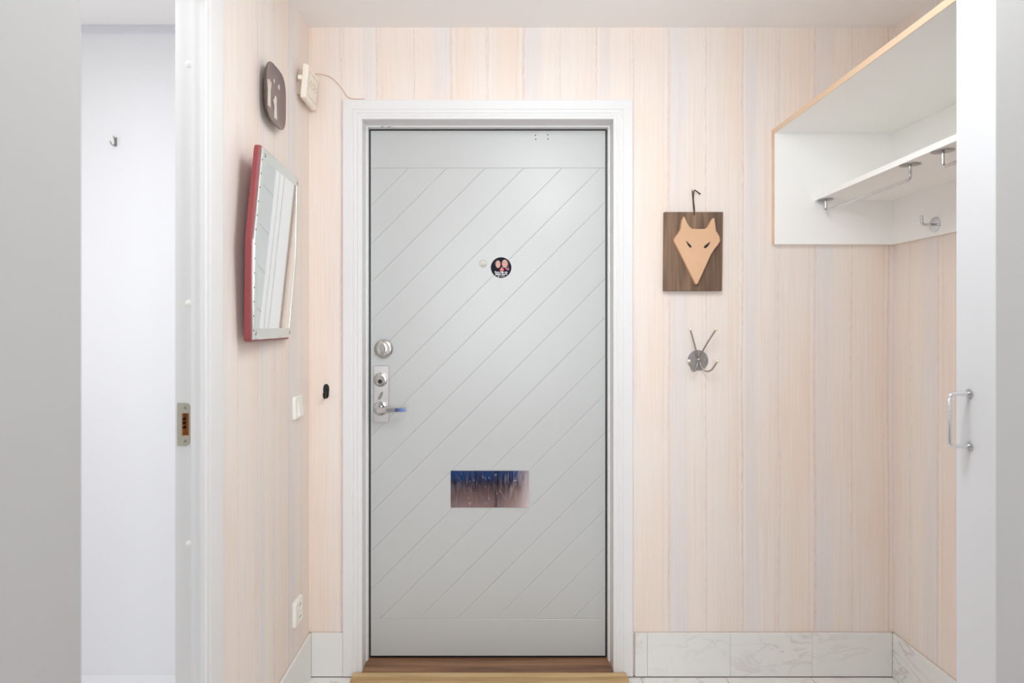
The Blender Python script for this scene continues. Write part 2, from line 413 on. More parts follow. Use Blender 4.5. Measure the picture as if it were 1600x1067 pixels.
# marble skirting tiles
SK = 0.171
def skirting(name, label, tiles, axis):
    g = thing(name, label, 'baseboard', (0, 0, 0), kind='structure')
    for a0, a1, c in tiles:
        ln = a1 - a0 - 0.0008
        me = tilemesh('tile', *((ln, 0.012, SK - 0.003) if axis == 'x' else (0.012, ln, SK - 0.003)), bev=0.001)
        o = bpy.data.objects.new('tile', me); COL.objects.link(o); o.parent = g
        o.location = ((a0 + a1) / 2, c, SK / 2) if axis == 'x' else (c, (a0 + a1) / 2, SK / 2)
    return g
g = skirting('baseboard_back', 'veined marble skirting tiles along the entrance wall', [(XL + 0.012, -0.589, BACK - 0.0065), (0.548, 0.596, BACK - 0.0065), (0.596, 0.918, BACK - 0.0065), (0.918, 1.237, BACK - 0.0065), (1.237, XR - 0.012, BACK - 0.0065)], 'x')
obj('joint_filler', B(XL, -0.59, BACK - 0.004, BACK, 0, SK - 0.0003), GROUT, g); obj('joint_filler', B(0.546, XR, BACK - 0.004, BACK, 0, SK - 0.0003), GROUT, g)
g = skirting('baseboard_left', 'marble skirting tiles under the mirror wall', [(1.612, 1.74, XL + 0.0065), (1.74, 2.07, XL + 0.0065), (2.07, BACK - 0.012, XL + 0.0065)], 'y')
obj('joint_filler', B(XL, XL + 0.004, 1.612, BACK, 0, SK - 0.0003), GROUT, g)
g = skirting('baseboard_right', 'marble skirting tiles under the hat shelf wall', [(1.398, 1.73, XR - 0.0065), (1.73, 2.06, XR - 0.0065), (2.06, BACK - 0.012, XR - 0.0065)], 'y')
obj('joint_filler', B(XR - 0.004, XR, 1.398, BACK, 0, SK - 0.0003), GROUT, g)

# ------------------------------------------------------------------ entrance door frame
XA, XB, ZT = -0.513, 0.464, 2.168         # clear opening inside the casing
fr = thing('trim_2', 'white moulded casing and frame around the grey entrance door', 'door frame', (0, 0, 0), kind='structure')
def sweepU(bm, prof, xa, xb, zt, z0=0.0):
    """profile (distance outward from the opening, y) swept up, across and down with mitred corners"""
    rings = []
    for k in range(4):
        ring = []
        for d, y in prof:
            p = ((xa - d, y, z0), (xa - d, y, zt + d), (xb + d, y, zt + d), (xb + d, y, z0))[k]
            ring.append(bm.verts.new(p))
        rings.append(ring)
    n = len(prof)
    for a, b in zip(rings, rings[1:]):
        for i in range(n):
            j = (i + 1) % n; bm.faces.new((a[i], a[j], b[j], b[i]))
    bm.faces.new(rings[0][::-1]); bm.faces.new(rings[-1])
    return bm
cas = [(0.0, BACK), (0.0, 2.389), (0.003, 2.3865), (0.011, 2.3865), (0.013, 2.3845), (0.017, 2.3845), (0.019, 2.3868), (0.022, 2.3868), (0.0245, 2.384), (0.034, 2.3838), (0.0365, 2.3860), (0.039, 2.3838), (0.073, 2.3838), (0.0755, 2.386), (0.0755, BACK)]
obj('casing', sweepU(bmesh.new(), cas, XA, XB, ZT, 0.004), WHITE, fr)
obj('jamb', sweepU(bmesh.new(), [(0, BACK), (0.016, BACK), (0.016, 2.53), (-0.0065, 2.53), (-0.0065, 2.4665), (-0.005, 2.4645), (0, 2.4645)], XA, XB, ZT, 0.002), WHITE, fr)
for x, z in ((-0.452, 0.0), (-0.446, 0.001), (-0.425, 0.0), (-0.417, 0.001)):
    obj('screw_hole', lathe(bmesh.new(), [(0, 0), (0.0022, 0), (0.0016, 0.0006), (0, 0.0006)], (x, 2.4645, 2.1625 + z), 10), HOLE, fr, label='tiny leftover screw hole')
bm = bmesh.new(); box(bm, -0.508, -0.4965, 2.4925, 2.494, 0.021, 2.165); box(bm, 0.447, 0.459, 2.4925, 2.494, 0.021, 2.165); box(bm, -0.4965, 0.447, 2.4925, 2.494, 2.1515, 2.165)
obj('gap_shade', bm, BLACKM, fr, label='black backing strip standing for the shade in the gap round the door')  # darkness of the door gap put in as black geometry
obj('latch_contact', B(XB - 0.001, XB + 0.0002, 2.43, 2.436, 1.735, 1.765), GUND, fr, label='small grey metal contact strip')

# ------------------------------------------------------------------ entrance door
DX0, DX1, DZ0, DZ1, DY = -0.5001, 0.4509, 0.0275, 2.1553, 2.488
door = thing('door_1', 'pale grey entrance door of diagonal boards with brass-free chrome lock and letter plate', 'door', (0, 0, 0), kind='structure')
door['label'] = 'pale grey entrance door with diagonal boards, round sticker and metal letter plate'
obj('door_core', B(DX0 + 0.001, DX1 - 0.001, DY + 0.0065, DY + 0.055, DZ0, DZ1), DOORP, door)
RT, RB = 2.0045, 0.178
obj('rail', prism(bmesh.new(), [(DX0, RT), (DX1, RT), (DX1, DZ1), (DX0, DZ1)], DY, DY + 0.007, 0.0013), DOORP, door)
obj('rail', prism(bmesh.new(), [(DX0, DZ0), (DX1, DZ0), (DX1, RB), (DX0, RB)], DY, DY + 0.007, 0.002), DOORP, door)
def clip(poly, a, b, c):      # keep a*x+b*z <= c
    out = []
    for i in range(len(poly)):
        p, q = poly[i], poly[(i + 1) % len(poly)]
        fp, fq = a * p[0] + b * p[1] - c, a * q[0] + b * q[1] - c
        if fp <= 0: out.append(p)
        if fp * fq < 0:
            t = fp / (fp - fq); out.append((p[0] + t * (q[0] - p[0]), p[1] + t * (q[1] - p[1])))
    return out
for k in range(-16, 8):
    c0 = -0.4613 + RB * -1 + 0.1555 * k; c1 = c0 + 0.1555       # x - z between c0 and c1
    p = [(DX0, RB), (DX1, RB), (DX1, RT), (DX0, RT)]
    p = clip(p, 1, -1, c1)
    if len(p) > 2: p = clip(p, -1, 1, -(c0))
    if len(p) > 2:
        q = []
        for v in p:
            if not q or (Vector(v) - Vector(q[-1])).length > 0.002: q.append(v)
        if (Vector(q[0]) - Vector(q[-1])).length < 0.002: q.pop()
        if len(q) > 2: obj('board', prism(bmesh.new(), q, DY, DY + 0.007, 0.0015), DOORP, door)
# upper lock: rosette with thumb turn
tl = obj('lock_rosette', lathe(bmesh.new(), [(0, 0), (0.0375, 0), (0.0375, 0.004), (0.0365, 0.007), (0.034, 0.0095), (0.0275, 0.0105), (0.0265, 0.0095), (0, 0.0095)], (-0.447, DY, 1.2716)), SATIN, door, True)
bm = bmesh.new(); n = 14
pts = [(0.0125 * math.cos(a) * (1 - 0.35 * math.sin(a) ** 2), 0.0225 * math.sin(a)) for a in [2 * math.pi * i / n for i in range(n)]]
prism(bm, [(-0.447 + x, 1.2716 + z) for x, z in pts], DY - 0.030, DY - 0.009, 0.005)
obj('thumb_turn', bm, CHROME, tl, True)
# escutcheon with cylinder, snib and lever
es = obj('lock_plate', prism(bmesh.new(), rrect(-0.487, -0.4255, 0.9736, 1.204, 0.006), DY - 0.004, DY, 0.0012), BRUSH, door, label='brushed steel lock plate with cylinder, snib and lever')
cy = obj('lock_cylinder', lathe(bmesh.new(), [(0, 0), (0.028, 0), (0.028, 0.005), (0.0255, 0.009), (0.019, 0.010), (0.0185, 0.0085), (0, 0.0085)], (-0.459, DY - 0.004, 1.147)), SATIN, es, True)
bm = bmesh.new(); lathe(bm, [(0, 0), (0.0085, 0), (0.0085, 0.002), (0, 0.002)], (-0.459, DY - 0.0125, 1.1405), 18)
obj('keyhole', bm, BLACKM, es)
bm = bmesh.new(); prism(bm, [(-0.4685, 1.066), (-0.459, 1.070), (-0.4475, 1.091), (-0.448, 1.1005), (-0.456, 1.096), (-0.467, 1.076)], DY - 0.014, DY - 0.004, 0.003)
obj('snib', bm, SATIN, es, True)
obj('lever_rosette', lathe(bmesh.new(), [(0, 0), (0.0285, 0), (0.0285, 0.004), (0.026, 0.0075), (0.020, 0.0085), (0, 0.0085)], (-0.459, DY - 0.004, 1.0305)), CHROME, es, True)
bm = bmesh.new()
tube(bm, [(-0.459, DY - 0.012, 1.0305), (-0.459, DY - 0.040, 1.0305), (-0.459, DY - 0.052, 1.0305)], 0.0098, 16)
def barsec(bm, secs):
    """flat-faced bar: sections (x, front y, back y, low z, high z)"""
    rings = [[bm.verts.new((x, y, z)) for y, z in ((yb, zl), (yf + 0.002, zl), (yf, zl + 0.0018), (yf, zh - 0.0018), (yf + 0.002, zh), (yb, zh))] for x, yf, yb, zl, zh in secs]
    for p, q in zip(rings, rings[1:]):
        for i in range(6): bm.faces.new((p[i], p[(i + 1) % 6], q[(i + 1) % 6], q[i]))
    bm.faces.new(rings[0][::-1]); bm.faces.new(rings[-1])
barsec(bm, [(-0.474, DY - 0.056, DY - 0.044, 1.020, 1.036), (-0.464, DY - 0.061, DY - 0.046, 1.0185, 1.041), (-0.432, DY - 0.064, DY - 0.050, 1.0195, 1.0425), (-0.424, DY - 0.0645, DY - 0.052, 1.0225, 1.0415), (-0.392, DY - 0.063, DY - 0.052, 1.0235, 1.0410), (-0.350, DY - 0.056, DY - 0.045, 1.0240, 1.0410)])
obj('lever', bm, CHROME, es, False, label='polished chrome lever handle pointing to the hinge side')
# letter plate, viewer plug, sticker, old screw holes
obj('letter_plate', prism(bmesh.new(), rrect(-0.176, 0.1405, 0.629, 0.7793, 0.005), DY - 0.0022, DY, 0.0008), PLATE, door, label='scratched polished metal letter plate')
bm = bmesh.new(); rr_ = random.Random(3)
for i in range(26):
    x, z, a_ = rr_.uniform(-0.15, 0.03), rr_.uniform(0.64, 0.765), rr_.uniform(0.0008, 0.0018)
    prism(bm, circ(x, z, a_, 6, a_ * rr_.uniform(0.8, 3.0)), DY - 0.0024, DY - 0.0021)
for i in range(7): 
    t0, t1 = i / 7, (i + 1) / 7
    q = [(0.018 + 0.026 * t, 0.700 - 0.040 * t ** 1.6) for t in (t0, t1)]
    prism(bm, [q[0], q[1], (q[1][0] + 0.0014, q[1][1]), (q[0][0] + 0.0014, q[0][1])], DY - 0.0024, DY - 0.0021)
prism(bm, [(0.078, 0.7365), (0.097, 0.7375), (0.097, 0.7395), (0.078, 0.739)], DY - 0.0024, DY - 0.0021)
o = obj('scratch_marks', bm, mat('dull_scratch', rgb(150, 146, 158), 0.7, 0.2), door); o['kind'] = 'stuff'
pv = obj('door_viewer', lathe(bmesh.new(), [(0, 0), (0.016, 0), (0.0155, 0.002), (0.0115, 0.0042), (0.0105, 0.0036), (0.004, 0.0052), (0, 0.0055)], (-0.044, DY, 1.6165), 20), mat('yellowed_plug', rgb(200, 196, 186), 0.5), door, True, label='cream plugged door viewer')
for dx in (-0.004, 0.006):
    obj('pin_hole', lathe(bmesh.new(), [(0, 0), (0.002, 0), (0.0012, 0.0012), (0, 0.0012)], (-0.044 + dx, DY - 0.0035, 1.6095), 8), HOLE, pv)
for x, z in ((836.6, 211.3), (837, 217.5), (856, 210.6), (856, 217)):
    X_, Z_ = (x - 772) / 385.9, CAMZ + (508 - z) / 385.9
    obj('screw_hole', lathe(bmesh.new(), [(0, 0), (0.0028, 0), (0.002, 0.0005), (0, 0.0005)], (X_, DY, Z_), 10), HOLE, door, label='old closer screw hole')
SX, SZ, SY = 0.0285, 1.6007, DY
st = obj('sticker', prism(bmesh.new(), circ(SX, SZ, 0.0418, 48), SY - 0.0006, SY, 0.0002), NAVY, door, label='round navy sticker with two faces and white lettering')
def pr(name, poly, m, d):
    o = obj(name, prism(bmesh.new(), [(SX + x, SZ + z) for x, z in poly], SY - 0.0006 - d, SY - 0.0005), m, st); return o
pr('printed_hair', [(-0.027, 0.018), (-0.02, 0.029), (-0.008, 0.031), (-0.002, 0.024), (-0.003, 0.004), (-0.02, 0.004)], HAIR, 0.0001)
pr('printed_face', circ(-0.0125, 0.013, 0.0095, 20, 0.015), SKIN, 0.0002)
pr('printed_hair', [(0.004, 0.022), (0.012, 0.033), (0.023, 0.031), (0.032, 0.018), (0.030, 0.002), (0.012, 0.004)], HAIR, 0.0001)
pr('printed_face', circ(0.0145, 0.0155, 0.0115, 20, 0.0165), SKIN, 0.0002)
for x, z, s in ((-0.0155, 0.0155, 1), (-0.0085, 0.0155, 1), (0.0105, 0.018, 1), (0.0185, 0.018, 1)):
    pr('printed_eye', circ(x, z, 0.0016, 10, 0.0009), HAIR, 0.0003)
for x, z in ((-0.012, 0.006), (0.0145, 0.0065)):
    pr('printed_mouth', circ(x, z, 0.0026, 10, 0.0010), REDP, 0.0003)
pr('printed_shoulder', [(0.016, -0.002), (0.024, 0.001), (0.032, -0.001), (0.033, -0.012), (0.02, -0.010)], mat('mauve_print', rgb(150, 84, 104), 0.5), 0.0001)
pr('printed_candle', circ(0.003, -0.0085, 0.0085, 20, 0.0065), REDP, 0.0002)
pr('printed_flame', [(0.001, -0.003), (0.003, 0.0025), (0.0052, -0.003)], mat('cream_print', rgb(244, 220, 190), 0.5), 0.0003)
def text(s, x, z, size, bold):
    cu = bpy.data.curves.new('lettering', 'FONT'); cu.body = s; cu.size = size; cu.align_x = 'CENTER'; cu.offset = bold; cu.extrude = 0.00004
    o = bpy.data.objects.new('lettering', cu); COL.objects.link(o); o.parent = st; cu.materials.append(WTXT)
    o.location = (SX + x, SY - 0.0010, SZ + z); o.rotation_euler = (R(90), 0, 0)
text('Kom ihåg att', 0, -0.0218, 0.0100, 0.0003)
text('släcka ljuset', 0, -0.0300, 0.0100, 0.0003)
bm = bmesh.new()
for i in range(7): prism(bm, [(SX - 0.0035 + i * 0.0027, SZ - 0.0362), (SX - 0.0015 + i * 0.0027, SZ - 0.0362), (SX - 0.0015 + i * 0.0027, SZ - 0.0346), (SX - 0.0035 + i * 0.0027, SZ - 0.0346)], SY - 0.0009, SY - 0.0006)
obj('small_print', bm, WTXT, st)
bm = bmesh.new()
ou, inn = circ(SX - 0.0105, SZ - 0.0352, 0.0032, 18), circ(SX - 0.0105, SZ - 0.0352, 0.0019, 18)
for i in range(18): prism(bm, [ou[i], ou[(i + 1) % 18], inn[(i + 1) % 18], inn[i]], SY - 0.0009, SY - 0.0006)
obj('printed_ring', bm, WTXT, st)

# thresholds
o = thing('door_threshold', 'worn brown oak threshold strip under the grey entrance door', 'threshold', (0, 2.46, 0))
obj('sill_board', B(XA + 0.001, XB - 0.001, -0.071, 0.09, -0.004, 0.0205, bev=0.002), DARKW, o)
obj('sill_gap_shade', B(DX0, DX1, 0.030, 0.06, 0.0205, 0.0235), BLACKM, o, label='black strip standing for the shade under the door')  # black colour stands in for the shade below the leaf
mt = thing('slatted_mat', 'tan oak slatted doormat lying in front of the brown threshold', 'doormat', (-0.017, 2.24, 0))
obj('underlay', B(-0.526, 0.526, -0.13, 0.136, 0.0, 0.008), BLACKM, mt)
for i in range(9):
    y1 = 0.138 - i * 0.030
    obj('slat', B(-0.528, 0.528, y1 - 0.0288, y1, 0.007, 0.0245 + (0.0006 if i % 2 else 0), bev=0.0026, seg=2), TANW2 if i % 2 else TANW, mt)

# ------------------------------------------------------------------ side room doorway (frame in the left wall)
df = thing('trim_3', 'white door frame of the side room doorway with strike plate', 'door frame', (0, 0, 0), kind='structure')
JY = 1.527
HX0, HX1, HZ0, HZ1 = -0.7755, -0.7575, 1.093, 1.149      # mortise behind the strike plate
bm = bmesh.new()
for z0, z1 in ((0, HZ0), (HZ1, 2.235)): box(bm, -0.7925, -0.748, JY, JY + 0.033, z0, z1)
box(bm, -0.7925, HX0, JY, JY + 0.033, HZ0, HZ1); box(bm, HX1, -0.748, JY, JY + 0.033, HZ0, HZ1)
box(bm, -0.748, XL, 1.515, JY + 0.033, 0, 2.235)
obj('jamb', bm, WHITE, df)
bm = bmesh.new(); box(bm, -0.7925, -0.748, 0.81, JY, 2.207, 2.235); box(bm, -0.748, XL, 0.80, JY, 2.195, 2.235); obj('head', bm, WHITE, df)
bm = bmesh.new(); box(bm, -0.7925, XL, 0.785, 0.81, 0, 2.207); obj('jamb', bm, WHITE, df)
prof = [(1.509, XL), (1.509, -0.7095), (1.512, -0.7075), (1.531, -0.7075), (1.5335, -0.7105), (1.5365, -0.7085), (1.604, -0.7085), (1.609, -0.711), (1.609, XL)]
bm = bmesh.new()
a = [bm.verts.new((x, y, 0.003)) for y, x in prof]; b_ = [bm.verts.new((x, y, 2.29)) for y, x in prof]
for i in range(len(prof)):
    j = (i + 1) % len(prof); bm.faces.new((a[i], a[j], b_[j], b_[i]))
bm.faces.new(a[::-1]); bm.faces.new(b_)
box(bm, XL, -0.7085, 0.76, 1.509, 2.2, 2.29)
obj('casing', bm, WHITE, df)
# strike plate: plate with a real opening, wooden pocket behind
bm = bmesh.new(); py0, py1 = JY - 0.0022, JY
out = [(-0.7865, 1.0677), (-0.7635, 1.0677), (-0.757, 1.071), (-0.755, 1.078), (-0.755, 1.164), (-0.757, 1.171), (-0.7635, 1.1745), (-0.7865, 1.1745)]
prism(bm, [(-0.7865, 1.0677), (HX0, 1.0677), (HX0, 1.1745), (-0.7865, 1.1745)], py0, py1)
prism(bm, [(HX0, HZ1), (-0.755, HZ1), (-0.755, 1.164), (-0.757, 1.171), (-0.7635, 1.1745), (HX0, 1.1745)], py0, py1)
prism(bm, [(HX0, 1.0677), (-0.7635, 1.0677), (-0.757, 1.071), (-0.755, 1.078), (-0.755, HZ0), (HX0, HZ0)], py0, py1)
prism(bm, [(HX1, HZ0), (-0.755, HZ0), (-0.755, HZ1), (HX1, HZ1)], py0, py1)
sp = obj('strike_plate', bm, STRIKE, df, label='dull nickel strike plate with a rectangular latch opening')
bm = B(HX0, HX1, JY + 0.022, JY + 0.032, HZ0, HZ1); box(bm, HX0, HX0 + 0.0012, JY + 0.0005, JY + 0.022, HZ0, HZ1); box(bm, HX1 - 0.0012, HX1, JY + 0.0005, JY + 0.022, HZ0, HZ1); box(bm, HX0, HX1, JY + 0.0005, JY + 0.022, HZ0, HZ0 + 0.0012); box(bm, HX0, HX1, JY + 0.0005, JY + 0.022, HZ1 - 0.0012, HZ1)
obj('mortise', bm, POCKET, sp, label='raw wood pocket behind the strike plate')
bm = bmesh.new()
for zz in (1.110, 1.121, 1.131): box(bm, HX0 + 0.001, HX0 + 0.0045, JY + 0.0, JY + 0.010, zz, zz + 0.006)
obj('tooth_strip', bm, BLACKM, sp)
for zz in (1.162, 1.0795):
    obj('screw', lathe(bmesh.new(), [(0, 0), (0.0035, 0), (0.003, 0.0008), (0.001, 0.0004), (0, 0.0002)], (-0.7665, py0, zz), 12), GUN, sp, True)
for yy in (100, 474, 850):
    zz = CAMZ + (508 - yy) * JY / 960
    obj('screw_cap', lathe(bmesh.new(), [(0, 0), (0.0085, 0), (0.0082, 0.0015), (0.005, 0.0035), (0, 0.0042)], (-0.7585, JY, zz), 18), PLASTW, df, True, label='white domed screw cap')

# little hook in the side room
h = thing('small_wall_hook', 'tiny brass hook on the bright white side room wall', 'hook', (-1.478, BACK, 2.083))
obj('hook_plate', prism(bmesh.new(), rrect(-0.005, 0.005, -0.018, 0.018, 0.004), -0.002, 0, 0.0005), GUN, h)
bm = bmesh.new(); tube(bm, smoothpath([(0, -0.002, 0.006), (0.002, -0.014, 0.010), (0.004, -0.02, 0.018)]), 0.0022, 8)
obj('prong', bm, GUN, h, True)
bm = bmesh.new(); tube(bm, smoothpath([(0, -0.002, -0.004), (-0.001, -0.012, -0.016), (-0.003, -0.022, -0.014), (-0.006, -0.025, -0.004)]), 0.0022, 8)
obj('prong', bm, GUN, h, True)

# ------------------------------------------------------------------ left wall things
# mirror, hung leaning a little forward
mi = thing('wall_mirror', 'six-sided mirror in a dusty red wooden frame with etched glass border', 'mirror', (-0.676, 1.914, 1.598), (R(3.0), 0, R(92.9)))
hexo = [(-0.197, 0.277), (-0.229, 0.008), (-0.196, -0.279), (0.196, -0.279), (0.229, 0.008), (0.197, 0.277)]
def rounded(poly, r, seg=4):
    out = []
    n = len(poly)
    for i in range(n):
        a, p, b = Vector(poly[i - 1]), Vector(poly[i]), Vector(poly[(i + 1) % n])
        rr = min(r, (a - p).length * .4, (b - p).length * .4)
        p0, p1 = p + (a - p).normalized() * rr, p + (b - p).normalized() * rr
        for k in range(seg + 1):
            t = k / seg; out.append(tuple((1 - t) ** 2 * p0 + 2 * t * (1 - t) * p + t * t * p1))
    return out
obj('frame', prism(bmesh.new(), rounded(hexo, 0.016), 0.0015, 0.0185, 0.004), RED, mi, label='dusty red wooden frame')
hexa = inset(hexo, -0.010) if False else [(x * 0.96, z * 0.974) for x, z in hexo]
gl = obj('glass', prism(bmesh.new(), hexa, -0.0035, 0.0018, 0.0008), GLASS, mi)
hexb = [(-0.164, 0.240), (-0.194, 0.008), (-0.166, -0.240), (0.166, -0.240), (0.194, 0.008), (0.164, 0.240)]
bm = bmesh.new()
for i in range(6):
    j = (i + 1) % 6; ha = [(x * 0.985, z * 0.99) for x, z in hexa]
    prism(bm, [ha[i], ha[j], hexb[j], hexb[i]], -0.0040, -0.0034)
obj('etched_border', bm, ETCH, gl, label='pale frosted border of the mirror glass')
bm = bmesh.new()
for sgn in (-1,):
    for k in range(13):
        z = 0.235 - k * 0.04; f = 1 - abs(z - 0.008) / 0.27; x = sgn * (0.186 + 0.029 * f)
        prism(bm, circ(x, z, 0.0022, 8), -0.0044, -0.0036)
o = obj('bead_marks', bm, HOLE, gl, label='row of small dark beads along the glass edge'); o['kind'] = 'stuff'
for x, z in ((-0.170, 0.252), (0.170, 0.252), (-0.170, -0.254), (0.170, -0.254)):
    obj('mirror_screw', lathe(bmesh.new(), [(0, 0), (0.006, 0), (0.0055, 0.0018), (0, 0.0028)], (x, -0.0038, z), 14), GUND, gl, True)
obj('hanger', B(-0.03, 0.03, 0.018, 0.040, -0.05, 0.05), BLACKM, mi)

# ceramic plate
wp = thing('wall_plate', 'square brown glazed plate with pale painted figures hung above the mirror', 'plate', (XL, 1.962, 2.097), LEFT)
def superell(rx, rz, e, n=48):
    out = []
    for i in range(n):
        a = 2 * math.pi * i / n; c, s = math.cos(a), math.sin(a)
        out.append((math.copysign(abs(c) ** (2 / e), c) * rx, math.copysign(abs(s) ** (2 / e), s) * rz))
    return out
def dish(prof, rx=0.088, rz=0.095, e=3.5):
    bm = bmesh.new(); prev = None; sh = superell(1, 1, e)
    for f, y in prof:
        ring = [bm.verts.new((0, y, 0))] if f == 0 else [bm.verts.new((x * rx * f, y, z * rz * f)) for x, z in sh]
        if prev:
            n = len(sh)
            for i in range(n):
                j = (i + 1) % n
                if len(prev) == 1: bm.faces.new((prev[0], ring[i], ring[j]))
                elif len(ring) == 1: bm.faces.new((prev[i], prev[j], ring[0]))
                else: bm.faces.new((prev[i], prev[j], ring[j], ring[i]))
        prev = ring
    return bm
obj('dish', dish([(0, -0.015), (0.5, -0.0155), (0.72, -0.0175), (0.88, -0.0225), (0.985, -0.0285)]), PLATEM, wp, True)
obj('underside', dish([(0.985, -0.0285), (1.0, -0.0275), (0.99, -0.024), (0.86, -0.015), (0.7, -0.0105), (0.6, -0.0035), (0, -0.0035)]), RIMM, wp, True, label='darker underside and rim')
obj('hanger', B(-0.02, 0.02, -0.004, 0.0, -0.02, 0.03), GUN, wp)
def fig(name, poly, dx, dz, s=1):
    obj(name, prism(bmesh.new(), [(dx + x * s, dz + z * s) for x, z in poly], -0.0182, -0.0165), PALEP, wp)
man = [(-0.010, -0.045), (-0.004, -0.045), (-0.001, -0.012), (0.003, -0.045), (0.010, -0.045), (0.009, 0.004), (0.019, 0.034), (0.015, 0.037), (0.007, 0.018), (0.006, 0.034), (0.0, 0.040), (-0.006, 0.034), (-0.007, 0.02), (-0.012, 0.034), (-0.016, 0.032), (-0.010, 0.004)]
fig('painted_figure', man, -0.036, 0.002, 1.05)
girl = [(-0.013, -0.040), (0.013, -0.040), (0.008, 0.006), (0.010, 0.026), (0.004, 0.034), (-0.004, 0.034), (-0.010, 0.024), (-0.014, 0.012), (-0.018, 0.018), (-0.020, 0.012), (-0.009, -0.002)]
fig('painted_figure', girl, 0.020, -0.024, 1.0)
bird = [(-0.008, -0.004), (0.002, -0.009), (0.006, 0.0), (0.003, 0.010), (-0.002, 0.006)]
fig('painted_bird', bird, 0.006, 0.052, 0.9); fig('painted_bird', bird[::-1], 0.050, 0.050, 1.2)
fig('painted_tree', [(-0.006, -0.03), (0.0, -0.03), (0.002, 0.0), (0.006, 0.028), (-0.002, 0.034), (-0.008, 0.012)], -0.066, 0.012)
fig('painted_bird', [(-0.005, -0.012), (0.004, -0.012), (0.005, 0.010), (-0.003, 0.014)], -0.073, 0.004, 0.8)

# door chime and its cable
ch = thing('door_chime', 'ivory square door chime high on the wallpaper in the corner', 'door chime', (XL + 0.012, 2.300, 2.258), (R(5), 0, R(90)))
obj('base', B(-0.050, 0.050, -0.012, 0.011, -0.045, 0.045, bev=0.002), IVSHADE, ch, label='recessed chime base')
bm = bmesh.new(); prism(bm, rrect(-0.0705, 0.0705, -0.062, 0.062, 0.005), -0.031, -0.013, 0.0045); cov = obj('cover', bm, IVORY, ch, label='ivory chime cover')
bm = bmesh.new()
for p in (((-0.048, 0.044), (0.056, 0.044)), ((-0.048, -0.044), (0.056, -0.044))): box(bm, p[0][0], p[1][0], -0.0316, -0.0308, p[0][1] - 0.0008, p[0][1] + 0.0008)
for x in (-0.048, 0.056): box(bm, x - 0.0008, x + 0.0008, -0.0316, -0.0308, -0.044, 0.044)
zig = [(-0.046, -0.006), (-0.022, 0.018), (-0.004, 0.004), (0.018, 0.022), (0.034, 0.008), (0.054, 0.018)]
for dz in (0.0, -0.016):
    tube(bm, [(x, -0.0312, z + dz) for x, z in zig], 0.0009, 6)
obj('cover_lines', bm, IVSHADE, cov, label='fine zigzag lines pressed into the cover')
obj('stub', B(-0.071, -0.05, -0.012, 0.004, 0.003, 0.019, bev=0.002), IVORY, ch)
bm = bmesh.new()
tube(bm, smoothpath([(-0.712, 2.372, 2.322), (-0.700, 2.394, 2.345), (-0.672, 2.3975, 2.346), (-0.6425, 2.3975, 2.337), (-0.6125, 2.3975, 2.313), (-0.592, 2.3975, 2.288), (-0.575, 2.396, 2.262), (-0.552, 2.396, 2.2505), (-0.505, 2.397, 2.2500)]), 0.0016, 8)
o = obj('chime_cord', bm, CABLE, None, True); o['label'] = 'thin wallpaper-coloured cord from the chime to the door casing'; o['category'] = 'cord'

# switch and socket
sw = thing('light_switch', 'white square rocker light switch on wallpaper near the corner', 'switch', (XL, 2.246, 1.067), LEFT)
obj('frame', prism(bmesh.new(), rrect(-0.0415, 0.0415, -0.0415, 0.0415, 0.008), -0.010, 0, 0.003), PLASTW, sw, True)
bm = bmesh.new()
vs = [bm.verts.new(v) for v in [(-0.016, -0.0095, -0.030), (0.030, -0.0095, -0.030), (0.030, -0.0095, 0.030), (-0.016, -0.0095, 0.030), (-0.016, -0.0185, -0.030), (0.030, -0.0185, -0.030), (0.030, -0.0105, 0.030), (-0.016, -0.0105, 0.030)]]
for f in ((0, 1, 2, 3), (4, 5, 6, 7), (0, 1, 5, 4), (2, 3, 7, 6), (1, 2, 6, 5), (3, 0, 4, 7)): bm.faces.new([vs[i] for i in f])
obj('rocker', bm, PLASTW, sw)
so = thing('wall_socket', 'white double wall socket low on wallpaper above the marble skirting', 'socket', (XL, 2.245, 0.323), LEFT)
obj('frame', prism(bmesh.new(), rrect(-0.042, 0.042, -0.046, 0.046, 0.009), -0.012, 0, 0.004), PLASTW, so, True)
for zz in (0.022, -0.022):
    w_ = obj('socket_well', lathe(bmesh.new(), [(0.0185, -0.001), (0.0185, 0.0012), (0.017, 0.0014), (0.016, -0.001)], (0.006, -0.012, zz), 24), PLASTW, so, True)
    for dx in (-0.0075, 0.0075):
        obj('pin_hole', lathe(bmesh.new(), [(0, 0), (0.0034, 0), (0.0034, 0.0006), (0, 0.0006)], (0.006 + dx, -0.0118, zz), 12), HOLE, w_)

# black hook on the narrow strip beside the door
bh = thing('black_wall_hook', 'small black teardrop hook on the wallpaper strip beside the door', 'hook', (-0.6555, BACK, 1.112))
obj('hook_plate', prism(bmesh.new(), [(-0.0095 + 0.0, -0.022), (-0.0118, 0.005), (-0.0105, 0.017), (-0.006, 0.0245), (0, 0.0265), (0.006, 0.0245), (0.0105, 0.017), (0.0118, 0.005), (0.0095, -0.022), (0.005, -0.030), (-0.005, -0.030)], -0.004, 0, 0.0015), BLACKM, bh, True)
bm = bmesh.new(); tube(bm, smoothpath([(0, -0.003, -0.006), (0, -0.011, -0.018), (0, -0.020, -0.026), (0, -0.029, -0.020), (0, -0.031, -0.006)]), [0.005] * 12 + [0.0048] * 6 + [0.0052] * 7, 10)
obj('prong', bm, BLACKM, bh, True)

